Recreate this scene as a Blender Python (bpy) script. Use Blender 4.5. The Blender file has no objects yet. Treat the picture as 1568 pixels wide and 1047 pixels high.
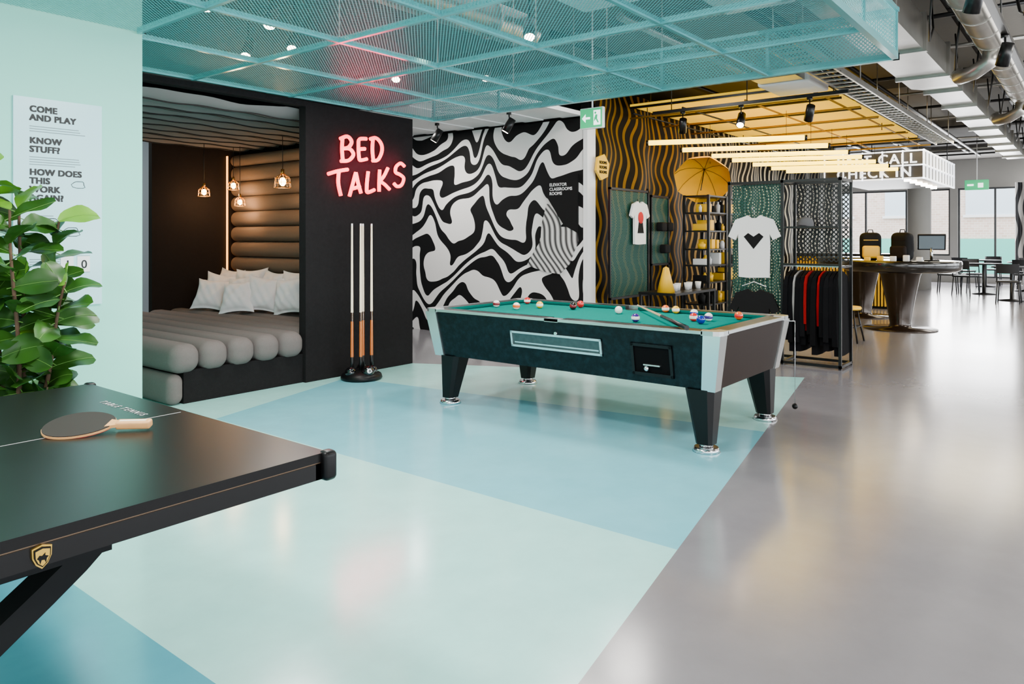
import bpy, bmesh, math, random
from mathutils import Vector, Matrix, Euler
random.seed(7)
R=random.Random(11)
scn=bpy.context.scene
def lin(c):
    o=[]
    for v in c[:3]:
        v=v/255.0
        o.append(v/12.92 if v<=0.04045 else ((v+0.055)/1.055)**2.4)
    return tuple(o)+(1.0,)
# ---------------------------------------------------------------- materials
def newmat(name):
    m=bpy.data.materials.new(name); m.use_nodes=True
    nt=m.node_tree
    b=nt.nodes.get('Principled BSDF')
    return m,nt,b
def inp(nt,sock,v):
    if isinstance(v,(int,float)): sock.default_value=v
    else: nt.links.new(v,sock)
def M(nt,op,a,b=0.0,c=0.0):
    n=nt.nodes.new('ShaderNodeMath'); n.operation=op
    inp(nt,n.inputs[0],a); inp(nt,n.inputs[1],b); inp(nt,n.inputs[2],c)
    return n.outputs[0]
def XYZ(nt,kind='Object'):
    s=nt.nodes.new('ShaderNodeSeparateXYZ')
    g=nt.nodes.new('ShaderNodeNewGeometry')
    nt.links.new(g.outputs['Position'],s.inputs[0])
    return s.outputs[0],s.outputs[1],s.outputs[2],g.outputs['Position']
def noise(nt,vec,scale,detail=3,rough=.5):
    n=nt.nodes.new('ShaderNodeTexNoise'); n.inputs['Scale'].default_value=scale
    n.inputs['Detail'].default_value=detail; n.inputs['Roughness'].default_value=rough
    nt.links.new(vec,n.inputs['Vector']); return n
def mixc(nt,f,a,b):
    n=nt.nodes.new('ShaderNodeMix'); n.data_type='RGBA'
    inp(nt,n.inputs[0],f)
    for s,v in ((n.inputs[6],a),(n.inputs[7],b)):
        if isinstance(v,tuple): s.default_value=v
        else: nt.links.new(v,s)
    return n.outputs[2]
def P(name,col,rough=.5,metal=0.,em=None,es=0.,var=0.,vs=8.,bump=0.,bs=60.,coat=0.,spec=.5,sheen=0.):
    m,nt,b=newmat(name)
    c=lin(col)
    b.inputs['Base Color'].default_value=c
    b.inputs['Roughness'].default_value=rough
    b.inputs['Metallic'].default_value=metal
    b.inputs['Specular IOR Level'].default_value=spec
    b.inputs['Coat Weight'].default_value=coat
    b.inputs['Coat Roughness'].default_value=.08
    if sheen: b.inputs['Sheen Weight'].default_value=sheen
    if em: 
        b.inputs['Emission Color'].default_value=lin(em); b.inputs['Emission Strength'].default_value=es
    g=nt.nodes.new('ShaderNodeNewGeometry')
    if var>0:
        n=noise(nt,g.outputs['Position'],vs)
        d=tuple(x*(1-var) for x in c[:3])+(1,); l=tuple(min(1,x*(1+var)) for x in c[:3])+(1,)
        nt.links.new(mixc(nt,n.outputs[0],d,l),b.inputs['Base Color'])
    if bump>0:
        n=noise(nt,g.outputs['Position'],bs,4)
        bp=nt.nodes.new('ShaderNodeBump'); bp.inputs['Strength'].default_value=bump; bp.inputs['Distance'].default_value=.01
        nt.links.new(n.outputs[0],bp.inputs['Height']); nt.links.new(bp.outputs[0],b.inputs['Normal'])
    return m
def perf(name,col,axes,period,openf,rough=.4,metal=.3,spec=.5):
    """perforated / expanded metal sheet with real see-through holes"""
    m,nt,b=newmat(name)
    b.inputs['Base Color'].default_value=lin(col); b.inputs['Roughness'].default_value=rough; b.inputs['Metallic'].default_value=metal; b.inputs['Specular IOR Level'].default_value=spec
    x,y,z,p=XYZ(nt); d={'x':x,'y':y,'z':z}
    u=d[axes[0]]; v=d[axes[1]]
    k=math.pi/period
    s1=M(nt,'SINE',M(nt,'MULTIPLY',M(nt,'ADD',u,v),k)); s2=M(nt,'SINE',M(nt,'MULTIPLY',M(nt,'SUBTRACT',u,v),k))
    pr=M(nt,'ABSOLUTE',M(nt,'MULTIPLY',s1,s2))
    op=M(nt,'GREATER_THAN',pr,openf)
    tr=nt.nodes.new('ShaderNodeBsdfTransparent'); mx=nt.nodes.new('ShaderNodeMixShader')
    nt.links.new(op,mx.inputs[0]); nt.links.new(b.outputs[0],mx.inputs[1]); nt.links.new(tr.outputs[0],mx.inputs[2])
    nt.links.new(mx.outputs[0],nt.nodes['Material Output'].inputs[0])
    return m
BLACK=P('black_metal',(14,14,15),.35,.3)
DARKPLA=P('dark_plastic',(9,9,10),.4,spec=.22)
CHROME=P('chrome',(215,215,218),.15,1.)
STEEL=P('galvanised_steel',(170,168,162),.32,.9,var=.25,vs=4)
WHITE=P('white_paint',(235,235,235),.5)
CONC=P('concrete',(150,148,143),.8,var=.15,vs=1.2,bump=.2,bs=20)
CONCC=P('ceiling_concrete',(98,96,92),.85,var=.25,vs=1.0,bump=.2,bs=20)
MINT=P('mint_paint',(142,220,202),.6,var=.02,vs=2,spec=.3)
GREY=P('grey_paint',(150,158,165),.7)
CHARC=P('charcoal_felt',(24,22,23),.95,var=.35,vs=40,bump=.5,bs=150,spec=.15)
UPH=P('grey_upholstery',(104,96,94),.95,var=.1,vs=60,bump=.3,bs=220,spec=.2)
UPHW=P('taupe_upholstery',(112,94,82),.95,var=.1,vs=60,bump=.3,bs=220,spec=.2)
FABC=P('ceiling_fabric',(118,112,112),.95,var=.05,vs=5,spec=.1)
FOLDSHADE=P('fold_shade',(44,41,41),.9,spec=.1)  # dark tone for the tubes that stand in for shade between folds
PILLOW=P('pillow_cotton',(232,228,232),.85,bump=.15,bs=30,spec=.2)
BROWNW=P('dark_brown_panel',(26,19,16),.9,var=.2,vs=30,spec=.2)
YELLOW=P('yellow_paint',(240,185,0),.45)
RED=P('red_fabric',(190,20,25),.8)
GOLD=P('gold',(205,165,70),.3,.9)

# ---------------------------------------------------------------- mesh builder
class MB:
    def __init__(s,name): s.name=name; s.v=[]; s.f=[]; s.mi=[]; s.sm=[]; s.mats=[]; s.X=None
    def m(s,mat):
        if mat not in s.mats: s.mats.append(mat)
        return s.mats.index(mat)
    def add(s,vs,fs,mat,smooth=False):
        o=len(s.v); X=s.X
        s.v+= [ (X@Vector(p)) if X else Vector(p) for p in vs]
        i=s.m(mat)
        for f in fs: s.f.append(tuple(o+k for k in f)); s.mi.append(i); s.sm.append(smooth)
    def box(s,a,b,mat):
        (x0,y0,z0),(x1,y1,z1)=a,b
        v=[(x0,y0,z0),(x1,y0,z0),(x1,y1,z0),(x0,y1,z0),(x0,y0,z1),(x1,y0,z1),(x1,y1,z1),(x0,y1,z1)]
        s.add(v,[(0,3,2,1),(4,5,6,7),(0,1,5,4),(1,2,6,5),(2,3,7,6),(3,0,4,7)],mat)
    def hexa(s,bot,top,mat):
        s.add(list(bot)+list(top),[(0,3,2,1),(4,5,6,7),(0,1,5,4),(1,2,6,5),(2,3,7,6),(3,0,4,7)],mat)
    def rbox(s,a,b,r,mat,seg=3,fn=None):
        lo=Vector(a); hi=Vector(b); r=min(r,min((hi-lo))/2*.999)
        L=[]
        for i in range(3):
            l=[lo[i]+r*k/seg for k in range(seg+1)]
            l+=[hi[i]-r+r*k/seg for k in range(seg+1)]; L.append(l)
        for ax in range(3):
            u,w=(ax+1)%3,(ax+2)%3
            for side in (0,1):
                vs=[];fs=[]; nu,nw=len(L[u]),len(L[w])
                for i in range(nu):
                    for j in range(nw):
                        p=Vector((0,0,0)); p[ax]=hi[ax] if side else lo[ax]; p[u]=L[u][i]; p[w]=L[w][j]
                        q=Vector([min(max(p[k],lo[k]+r),hi[k]-r) for k in range(3)])
                        n_=(p-q); n_=n_.normalized() if n_.length>0 else n_
                        vs.append(q+n_*r)
                for i in range(nu-1):
                    for j in range(nw-1):
                        f=(i*nw+j,(i+1)*nw+j,(i+1)*nw+j+1,i*nw+j+1)
                        fs.append(f if side else f[::-1])
                s.add(vs,fs,mat,True)
    def cyl(s,p0,p1,r0,mat,r1=None,seg=16,cap=True,smooth=True):
        p0=Vector(p0);p1=Vector(p1); r1=r0 if r1 is None else r1
        d=(p1-p0).normalized(); a=d.orthogonal().normalized(); b=d.cross(a)
        vs=[]
        for p,r in ((p0,r0),(p1,r1)):
            for k in range(seg):
                t=2*math.pi*k/seg; vs.append(p+(a*math.cos(t)+b*math.sin(t))*r)
        s.add(vs,[(k,(k+1)%seg,seg+(k+1)%seg,seg+k) for k in range(seg)],mat,smooth)
        if cap: s.add(vs,[tuple(range(seg))[::-1],tuple(range(seg,2*seg))],mat)
    def lathe(s,prof,c,mat,seg=28):
        vs=[];n=len(prof)
        for (r,z) in prof:
            for k in range(seg):
                t=2*math.pi*k/seg; vs.append((c[0]+r*math.cos(t),c[1]+r*math.sin(t),c[2]+z))
        fs=[(i*seg+k,i*seg+(k+1)%seg,(i+1)*seg+(k+1)%seg,(i+1)*seg+k) for i in range(n-1) for k in range(seg)]
        s.add(vs,fs,mat,True)
    def ball(s,c,r,mat,sc=(1,1,1),seg=16):
        n=seg//2
        vs=[];
        for i in range(n+1):
            a=math.pi*i/n
            for k in range(seg):
                t=2*math.pi*k/seg
                vs.append((c[0]+r*sc[0]*math.sin(a)*math.cos(t),c[1]+r*sc[1]*math.sin(a)*math.sin(t),c[2]-r*sc[2]*math.cos(a)))
        s.add(vs,[(i*seg+k,i*seg+(k+1)%seg,(i+1)*seg+(k+1)%seg,(i+1)*seg+k) for i in range(n) for k in range(seg)],mat,True)
    def tube(s,pts,r,mat,seg=8,closed=False):
        pts=[Vector(p) for p in pts]; n=len(pts); vs=[]; prev=None
        for i,p in enumerate(pts):
            if closed: d=pts[(i+1)%n]-pts[i-1]
            else: d=pts[min(i+1,n-1)]-pts[max(i-1,0)]
            d.normalize()
            a=(prev-d*prev.dot(d)) if prev else d.orthogonal()
            if a.length<1e-5: a=d.orthogonal()
            a.normalize(); prev=a; b=d.cross(a)
            rr=r[i] if isinstance(r,(list,tuple)) else r
            for k in range(seg):
                t=2*math.pi*k/seg; vs.append(p+(a*math.cos(t)+b*math.sin(t))*rr)
        m_=n if closed else n-1
        s.add(vs,[(i*seg+k,i*seg+(k+1)%seg,((i+1)%n)*seg+(k+1)%seg,((i+1)%n)*seg+k) for i in range(m_) for k in range(seg)],mat,True)
        if not closed: s.add(vs,[tuple(range(seg))[::-1],tuple(range((n-1)*seg,n*seg))],mat)
    def prism(s,pts,d,mat):
        n=len(pts); d=Vector(d); vs=[Vector(p) for p in pts]+[Vector(p)+d for p in pts]
        s.add(vs,[tuple(range(n))[::-1],tuple(range(n,2*n))]+[(k,(k+1)%n,n+(k+1)%n,n+k) for k in range(n)],mat)
    def grid(s,fn,nu,nv,mat,smooth=True):
        vs=[fn(i/nu,j/nv) for i in range(nu+1) for j in range(nv+1)]
        s.add(vs,[(i*(nv+1)+j,(i+1)*(nv+1)+j,(i+1)*(nv+1)+j+1,i*(nv+1)+j+1) for i in range(nu) for j in range(nv)],mat,smooth)
    def text(s,body,size,mtx,mat,ext=.002,bold=0.,ax='LEFT',spacing=1.0):
        c=bpy.data.curves.new('t','FONT'); c.body=body; c.size=size; c.extrude=ext; c.align_x=ax; c.resolution_u=3; c.space_character=spacing
        o=bpy.data.objects.new('t',c); scn.collection.objects.link(o)
        bpy.context.view_layer.update()
        dg=bpy.context.evaluated_depsgraph_get(); me=bpy.data.meshes.new_from_object(o.evaluated_get(dg))
        offs=[(0,0)] if not bold else [(bold*a,bold*b_) for a in (-1,0,1) for b_ in (-.6,0,.6)]
        for k,(dx,dy) in enumerate(offs):
            T=Matrix.Translation((dx,dy,k*.00004))
            s.add([mtx@(T@v.co) for v in me.vertices],[tuple(p.vertices) for p in me.polygons],mat)
        bpy.data.objects.remove(o); bpy.data.meshes.remove(me)
    def build(s,bevel=0.,weld=True,parent=None):
        mn=Vector([min(v[i] for v in s.v) for i in range(3)]); mx=Vector([max(v[i] for v in s.v) for i in range(3)])
        o=Vector(((mn.x+mx.x)/2,(mn.y+mx.y)/2,mn.z))
        me=bpy.data.meshes.new(s.name); me.from_pydata([v-o for v in s.v],[],s.f)
        for m_ in s.mats: me.materials.append(m_)
        me.polygons.foreach_set('material_index',s.mi); me.polygons.foreach_set('use_smooth',s.sm)
        if weld:
            bm=bmesh.new(); bm.from_mesh(me); bmesh.ops.remove_doubles(bm,verts=bm.verts,dist=1e-5); bm.to_mesh(me); bm.free()
        me.update()
        ob=bpy.data.objects.new(s.name,me); ob.location=o; scn.collection.objects.link(ob)
        return ob
def onY(x,y,z):
    return Matrix.Translation((x,y,z))@Matrix.Rotation(math.pi/2,4,'X')
def onX(x,y,z):
    return Matrix.Translation((x,y,z))@Matrix.Rotation(-math.pi/2,4,'Z')@Matrix.Rotation(math.pi/2,4,'X')

# ---------------------------------------------------------------- floor
m,nt,b=newmat('poured_resin_floor')
x,y,z,p=XYZ(nt)
def lt(a,bb): return M(nt,'LESS_THAN',a,bb)
def gt(a,bb): return M(nt,'GREATER_THAN',a,bb)
def AND(*a):
    r=a[0]
    for q in a[1:]: r=M(nt,'MULTIPLY',r,q)
    return r
def lc(a,bx,c): return M(nt,'ADD',M(nt,'ADD',M(nt,'MULTIPLY',x,a),M(nt,'MULTIPLY',y,bx)),c)
mint=AND(gt(lc(-.182,1,-1.256+.182*1.91),0.),lt(lc(3.59,1.8,-5.65*3.59-5.86*1.8),0.))
blueA=AND(gt(x,3.0),lt(lc(-.315,1,-5.25+.315*3.06),0.),lt(lc(1,.133,-4.68-5.76*.133),0.))
blueB=lt(x,1.22)
n1=noise(nt,p,.55,4,.6); n2=noise(nt,p,4,6,.65)
col=mixc(nt,n1.outputs[0],lin((108,107,115)),lin((144,140,142)))
mc=mixc(nt,n1.outputs[0],lin((150,222,216)),lin((182,238,230)))
col=mixc(nt,mint,col,mc)
bc=mixc(nt,n1.outputs[0],lin((98,184,204)),lin((140,210,220)))
col=mixc(nt,AND(mint,blueA),col,bc)
col=mixc(nt,AND(mint,blueB),col,lin((74,160,180)))
dk=mixc(nt,n2.outputs[0],(.82,.82,.82,1),(1.12,1.12,1.12,1))
mul=nt.nodes.new('ShaderNodeMix'); mul.data_type='RGBA'; mul.blend_type='MULTIPLY'; mul.inputs[0].default_value=1
nt.links.new(col,mul.inputs[6]); nt.links.new(dk,mul.inputs[7]); nt.links.new(mul.outputs[2],b.inputs['Base Color'])
mr=nt.nodes.new('ShaderNodeMapRange'); mr.inputs['To Min'].default_value=.12; mr.inputs['To Max'].default_value=.22
nt.links.new(n1.outputs[0],mr.inputs[0]); nt.links.new(mr.outputs[0],b.inputs['Roughness'])
b.inputs['Specular IOR Level'].default_value=.9
bp=nt.nodes.new('ShaderNodeBump'); bp.inputs['Strength'].default_value=.05; bp.inputs['Distance'].default_value=.01
nt.links.new(noise(nt,p,1.8,3).outputs[0],bp.inputs['Height']); nt.links.new(bp.outputs[0],b.inputs['Normal'])
FLOOR=m
o=MB('floor'); o.box((-6,-6,-.2),(26.3,12,0),FLOOR); o.build()

# ---------------------------------------------------------------- shell
o=MB('ceiling'); o.box((-6,-6,3.7),(26.3,12,3.9),CONCC); o.build()
for xx in (7.0,12.0,17.0,22.0):
    o=MB('concrete_beam'); o.box((xx,-6,3.55),(xx+.35,12,3.7),CONCC); o.build()
o=MB('wall_back'); o.box((-6,11.8,0),(26.3,12,3.7),GREY); o.build()
o=MB('wall_behind'); o.box((-6.2,-6,0),(-6,12,3.7),WHITE); o.build()
o=MB('wall_right'); o.box((-6,-6.2,0),(26.3,-6,.5),WHITE); o.box((-6,-6.2,2.9),(26.3,-6,3.7),WHITE)
for i in range(9): o.box((-6+i*4-.2 if i else -6,-6.2,.5),(-6+i*4+.25,-6,2.9),WHITE)
o.build()
FRAME=P('window_frame_grey',(70,72,74),.4,.3)
def window_x(name,X,y0,y1,z0,z1,ny,nz):
    o=MB(name); t=.025
    for i in range(ny+1):
        yy=y0+(y1-y0-2*t)*i/ny; o.box((X,yy,z0),(X+.1,yy+2*t,z1),FRAME)
    for j in range(nz+1):
        zz=z0+(z1-z0-.05)*j/nz; o.box((X+.01,y0,zz),(X+.09,y1,zz+.05),FRAME)
    o.build()
o=MB('wall_far')
Xf=26.0
segs=[(-6,.0,'w'),(.0,1.3,'o'),(1.3,1.5,'w'),(1.5,3.4,'o'),(3.4,3.6,'w'),(3.6,8.4,'o2'),(8.4,12,'w')]
for a,c,k in segs:
    if k=='w': o.box((Xf,a,0),(Xf+.3,c,3.7),CONC)
    elif k=='o': o.box((Xf,a,2.85),(Xf+.3,c,3.7),CONC); o.box((Xf,a,0),(Xf+.3,c,.15),CONC)
    else: o.box((Xf,a,2.85),(Xf+.3,c,3.7),CONC); o.box((Xf,a,0),(Xf+.3,c,.8),CONC)
o.build()
window_x('window_1',Xf+.1,0,1.3,.15,2.85,1,1)
window_x('window_2',Xf+.1,1.5,3.4,.15,2.85,2,1)
window_x('window_3',Xf+.1,3.6,8.4,.8,2.85,4,1)
m,nt,b=newmat('pale_brick')
x,y,z,p=XYZ(nt)
cb=nt.nodes.new('ShaderNodeCombineXYZ'); nt.links.new(y,cb.inputs[0]); nt.links.new(z,cb.inputs[1])
br=nt.nodes.new('ShaderNodeTexBrick'); br.inputs['Scale'].default_value=2.2; nt.links.new(cb.outputs[0],br.inputs[0])
br.inputs['Color1'].default_value=lin((206,178,160)); br.inputs['Color2'].default_value=lin((222,198,182)); br.inputs['Mortar'].default_value=lin((230,222,214))
nt.links.new(br.outputs[0],b.inputs['Base Color']); BRICK=m
TEALSHOP=P('teal_shopfront',(90,190,170),.4); PALEG=P('pale_pane',(205,220,230),.2)
o=MB('street_building'); o.box((40,-16,-.6),(44,22,9),BRICK)
for i in range(10):
    yy=-14+i*3.4
    for zz in (2.4,5.4): o.box((39.9,yy,zz),(40,yy+1.9,zz+1.8),PALEG); o.box((39.86,yy-.1,zz-.12),(40,yy+2.0,zz),WHITE)
    o.box((39.85,yy,-.3),(40,yy+2.4,1.3),TEALSHOP)
o.build()
o=MB('street_ground'); o.box((26.3,-20,-.6),(44,26,-.3),CONC); o.build()

o=MB('wall_left'); o.box((-6,4.78,0),(2.24,4.92,3.7),MINT); o.box((2.1,4.92,0),(2.24,11.8,3.7),MINT); o.build()
o=MB('baseboard_left'); o.box((-6,4.765,0),(2.24,4.78,.08),MINT); o.build()

# bed nook shell
o=MB('wall_nook_front'); o.box((4.265,5.86,0),(5.65,5.96,2.65),CHARC); o.box((2.24,5.86,2.6),(4.265,5.96,2.65),CHARC); o.build()
o=MB('wall_nook_side'); o.box((5.57,5.96,0),(5.65,9.16,2.65),CHARC); o.build()
o=MB('wall_nook_back'); o.box((4.37,9.08,0),(5.57,9.16,2.65),BROWNW); o.build()
o=MB('ceiling_nook'); o.box((2.24,5.96,2.62),(5.57,9.16,2.65),CHARC); o.build()
o=MB('ceiling_corridor'); 
for k in range(22): o.box((5.97,5.05+k*.3,2.88+.012*(k%2)),(7.78,5.05+(k+1)*.3,2.93),WHITE)
o.build()
# pleated fabric ceiling: swagged folds, with dark tubes added as painted crease shade
o=MB('pleated_fabric_canopy')
def dph(u): return .10*math.sin(u*5.0)+.04*math.sin(u*17)
def cf(u,v):
    Y=5.98+v*3.08; X=2.26+u*3.28
    ph=v*3.08/.34+dph(u)
    return (X,Y,2.61-.11*abs(math.sin(math.pi*ph))**.7+.005*math.sin(u*40+ph*2))
o.grid(cf,40,300,FABC)
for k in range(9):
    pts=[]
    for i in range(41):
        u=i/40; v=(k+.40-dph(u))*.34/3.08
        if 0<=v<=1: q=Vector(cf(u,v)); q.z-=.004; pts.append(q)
    if len(pts)>3: o.tube(pts,.0075,FOLDSHADE,6)
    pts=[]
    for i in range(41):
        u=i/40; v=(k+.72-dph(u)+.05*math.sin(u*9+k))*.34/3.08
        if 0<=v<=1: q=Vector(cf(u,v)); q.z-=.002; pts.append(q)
    if len(pts)>3: o.tube(pts,.006,FOLDSHADE,6)
o.build()
o=MB('channel_tufted_headboard')
for k in range(10):
    z0=.52+k*.198
    o.rbox((5.38,6.0,z0),(5.565,9.07,min(z0+.197,2.45)),.088,UPHW,5)
o.build()
LED=P('led_warm',(255,190,90),.5,em=(255,165,60),es=5)
o=MB('led_strip'); o.box((5.352,9.05,.55),(5.364,9.075,2.44),LED); o.build()
# bed
o=MB('built_in_daybed')
o.box((3.1,5.9,0),(4.262,9.05,.27),CHARC); o.box((4.262,5.965,0),(5.36,9.05,.27),CHARC)
w=(4.262-2.98)/5
for k in range(10):
    x0=2.98+k*w; x1=min(x0+w,5.375)
    if x0>5.3: break
    o.rbox((x0+.001,5.84 if k<5 else 5.965,.25),(x1-.001,9.06,.49),.10,UPH,6)
o.rbox((2.96,5.87,0.0),(3.1,9.05,.25),.068,UPH,5)
o.build()
def pillow(c,w,h,t,rz,tilt,roll=0):
    o=MB('throw_pillow')
    o.X=Matrix.Translation(c)@Matrix.Rotation(rz,4,'Z')@Matrix.Rotation(tilt,4,'Y')@Matrix.Translation((0,0,h/2))@Matrix.Rotation(roll,4,'X')
    def fn(side):
        def f(u,v):
            a=2*u-1;bb=2*v-1
            e=max(0,(1-abs(a)**3)*(1-abs(bb)**3))**.6
            wr=.012*math.sin(7*a+5*bb+c[1]*7)+.008*math.sin(13*a-9*bb+c[0]*20)
            return (side*(t/2*e)+wr*e, a*w/2*(1-.15*(1-bb*bb)*abs(a)), bb*h/2*(1-.15*(1-a*a)*abs(bb)))
        return f
    o.grid(fn(1),18,18,PILLOW); o.grid(fn(-1),18,18,PILLOW); o.build(weld=True)
for (a,c,r,tl,rl,sz) in [(5.2,8.80,.1,.2,.05,.48),(5.2,8.32,.3,.2,-.06,.50),(5.2,7.84,.0,.2,.04,.48),(5.2,7.38,.2,.22,-.03,.5),
    (4.98,8.62,.7,.3,.16,.44),(4.93,8.10,.35,.4,-.16,.44),(4.95,7.62,.7,.32,.10,.44),(4.98,7.18,.3,.3,-.12,.44),(4.70,8.35,.75,.55,.1,.42),(4.70,7.8,.6,.6,-.1,.42)]:
    pillow((a,c,.492),sz,sz,.22,r,tl,rl)
BULB=P('warm_bulb',(255,210,140),.3,em=(255,185,95),es=60)
CAGE=P('brass_cage',(190,140,70),.3,.9)
for (a,c,h,s) in [(5.0,7.3,2.0,1.1),(4.86,8.75,1.93,.85),(5.17,8.6,2.02,.85),(5.2,8.5,1.81,.8)]:
    o=MB('caged_pendant_lamp')
    o.cyl((a,c,h+.12*s),(a,c,2.6),.004,BLACK,seg=6); o.cyl((a,c,h+.07*s),(a,c,h+.13*s),.018*s,CAGE)
    o.ball((a,c,h),.035*s,BULB,(1,1,1.3))
    for k in range(8):
        t=k*math.pi/4; cx,cy=math.cos(t)*s,math.sin(t)*s
        o.tube([(a+.02*cx,c+.02*cy,h+.08*s),(a+.075*cx,c+.075*cy,h+.04*s),(a+.085*cx,c+.085*cy,h-.06*s)],.003,CAGE,5)
    for zz,rr in ((.04,.075),(-.01,.081),(-.06,.085)):
        o.tube([(a+rr*s*math.cos(t*.5236),c+rr*s*math.sin(t*.5236),h+zz*s) for t in range(12)],.003,CAGE,5,True)
    o.build()
    l=bpy.data.lights.new('pendant_glow','POINT'); l.energy=8*s; l.color=(1,.64,.34); l.shadow_soft_size=.05
    lo=bpy.data.objects.new('pendant_light',l); lo.location=(a,c,h-.11*s); scn.collection.objects.link(lo)

# neon sign
NEON=P('neon_red',(255,30,60),.4,em=(255,10,36),es=9)
NEONB=P('neon_tube_back',(60,20,25),.6)
o=MB('bed_talks_neon_sign')
def stroke(pts,X0,Z0,w,h,sl):
    q=[Vector((a,bb)) for a,bb in pts]
    out=[]
    for i in range(len(q)-1):
        p0=q[max(i-1,0)];p1=q[i];p2=q[i+1];p3=q[min(i+2,len(q)-1)]
        for k in range(5):
            t=k/5; out.append(.5*((2*p1)+(p2-p0)*t+(2*p0-5*p1+4*p2-p3)*t*t+(3*p1-p0-3*p2+p3)*t**3))
    out.append(q[-1])
    o.tube([(X0+a.x*w,5.83,Z0+a.y*h+sl*(a.x*w)) for a in out],.0185,NEON,8)
def letter(ch,X0,Z0,w,h,sl=.2):
    S={'B':[[(0.1,1),(0.05,.5),(0.12,0)],[(-.1,.95),(.5,1.05),(.85,.82),(.6,.58),(.15,.52)],[(.15,.52),(.7,.5),(1,.25),(.6,0),(-.05,-.02)]],
       'E':[[(.9,1),(.15,.98),(.03,.7),(.1,.1),(.3,0),(.95,.05)],[(.1,.52),(.75,.53)]],
       'D':[[(.15,.95),(.1,.5),(.18,.02)],[(-.1,.98),(.45,1.02),(.9,.75),(.95,.4),(.6,.03),(.1,0)]],
       'T':[[(-.15,.92),(.4,.98),(1.05,.98)],[(.5,.97),(.46,.4),(.62,-.25)]],
       'A':[[(0,0),(.25,.5),(.5,1),(.56,1),(.75,.5),(.98,.03)],[(.15,.32),(.9,.36)]],
       'L':[[(.25,1),(.12,.5),(.1,.05),(.4,.0),(.95,.06)]],
       'K':[[(.15,1),(.1,.5),(.1,-.02)],[(.85,1.02),(.5,.66),(.13,.45)],[(.13,.47),(.55,.28),(1.0,-.02)]],
       'S':[[(.95,.85),(.6,1.02),(.2,.9),(.15,.65),(.55,.5),(.88,.3),(.7,.02),(.3,-.02),(0,.15)]]}
    for st in S[ch]: stroke(st,X0,Z0,w,h,sl)
letter('B',4.66,2.12,.15,.225,.1); letter('E',4.87,2.14,.12,.215,.1); letter('D',5.04,2.15,.15,.225,.1)
letter('T',4.53,1.80,.20,.20); letter('A',4.76,1.775,.15,.21); letter('L',4.97,1.82,.12,.21); letter('K',5.13,1.84,.16,.22); letter('S',5.35,1.90,.16,.23)
for (a,h) in ((4.68,2.2),(5.06,2.25),(4.63,1.9),(5.0,1.95),(5.4,2.09)): o.cyl((a,5.83,h),(a,5.86,h),.006,NEONB,seg=6)
o.build()
for nm,e,yy,rx in (('neon_light_wall',9,5.77,math.pi/2),('neon_light_room',9,5.76,-math.pi/2)):
    l=bpy.data.lights.new(nm,'AREA'); l.energy=e; l.color=(1,.05,.14); l.shape='RECTANGLE'; l.size=.9; l.size_y=.4
    lo=bpy.data.objects.new(nm,l); lo.location=(5.0,yy,2.05); lo.rotation_euler=(rx,0,0); scn.collection.objects.link(lo)

# ---------------------------------------------------------------- mural wall
m,nt,b=newmat('liquid_stripe_mural')
x,y,z,p=XYZ(nt)
cb=nt.nodes.new('ShaderNodeCombineXYZ'); nt.links.new(y,cb.inputs[0]); nt.links.new(z,cb.inputs[1])
na=noise(nt,cb.outputs[0],.9,0,.4)
off=nt.nodes.new('ShaderNodeVectorMath'); off.operation='ADD'; off.inputs[1].default_value=(7.3,3.1,2.2); nt.links.new(cb.outputs[0],off.inputs[0])
nb=noise(nt,off.outputs[0],1.3,0,.4)
nc=noise(nt,off.outputs[0],2.6,1,.4)
wy=M(nt,'ADD',M(nt,'MULTIPLY',y,6.2),M(nt,'ADD',M(nt,'MULTIPLY',nb.outputs[0],9.),M(nt,'MULTIPLY',z,1.6)))
wv=M(nt,'MULTIPLY',M(nt,'SINE',wy),M(nt,'ADD',M(nt,'MULTIPLY',nc.outputs[0],6.0),.6))
ph=M(nt,'ADD',M(nt,'MULTIPLY',z,17.),wv)
ph=M(nt,'ADD',ph,M(nt,'MULTIPLY',na.outputs[0],18.))
ph=M(nt,'ADD',ph,M(nt,'MULTIPLY',y,3.))
s=M(nt,'SINE',ph)
g=M(nt,'GREATER_THAN',s,M(nt,'SUBTRACT',M(nt,'MULTIPLY',nb.outputs[0],1.2),.5))
nt.links.new(mixc(nt,g,lin((12,12,13)),lin((232,230,228))),b.inputs['Base Color']); b.inputs['Roughness'].default_value=.7; b.inputs['Specular IOR Level'].default_value=.2
MURAL=m
o=MB('wall_mural'); o.box((7.8,5.04,0),(7.95,11.8,2.86),MURAL); o.box((7.78,4.98,0),(7.97,5.04,2.86),WHITE); o.build()
m,nt,b=newmat('grey_brush_stripes'); x,y,z,p=XYZ(nt)
s=M(nt,'SINE',M(nt,'MULTIPLY',M(nt,'ADD',M(nt,'ADD',y,M(nt,'MULTIPLY',z,-.45)),M(nt,'MULTIPLY',M(nt,'SINE',M(nt,'MULTIPLY',z,9.)),.05)),75.))
s2=M(nt,'MULTIPLY',M(nt,'ADD',s,1.),.5)
nt.links.new(mixc(nt,s2,lin((40,40,42)),lin((225,223,220))),b.inputs['Base Color']); BRUSH=m
BLKP=P('matte_black_paint',(12,12,13),.75,spec=.2); WHT=P('white_print',(240,240,240),.6)
o=MB('elevator_wayfinding_sign')
def yz(pts,X): return [(X,a,c) for a,c in pts]
o.prism(yz([(5.12,2.16),(5.12,1.42),(5.33,1.52),(5.64,1.95),(5.56,2.10)],7.775),(.024,0,0),BLKP)
o.text('ELEVATOR\nCLASSROOMS\nROOMS',.056,onX(7.772,5.55,2.02),WHT,.001,.001)
o.build()
o=MB('brush_stroke_wall_art')
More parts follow.
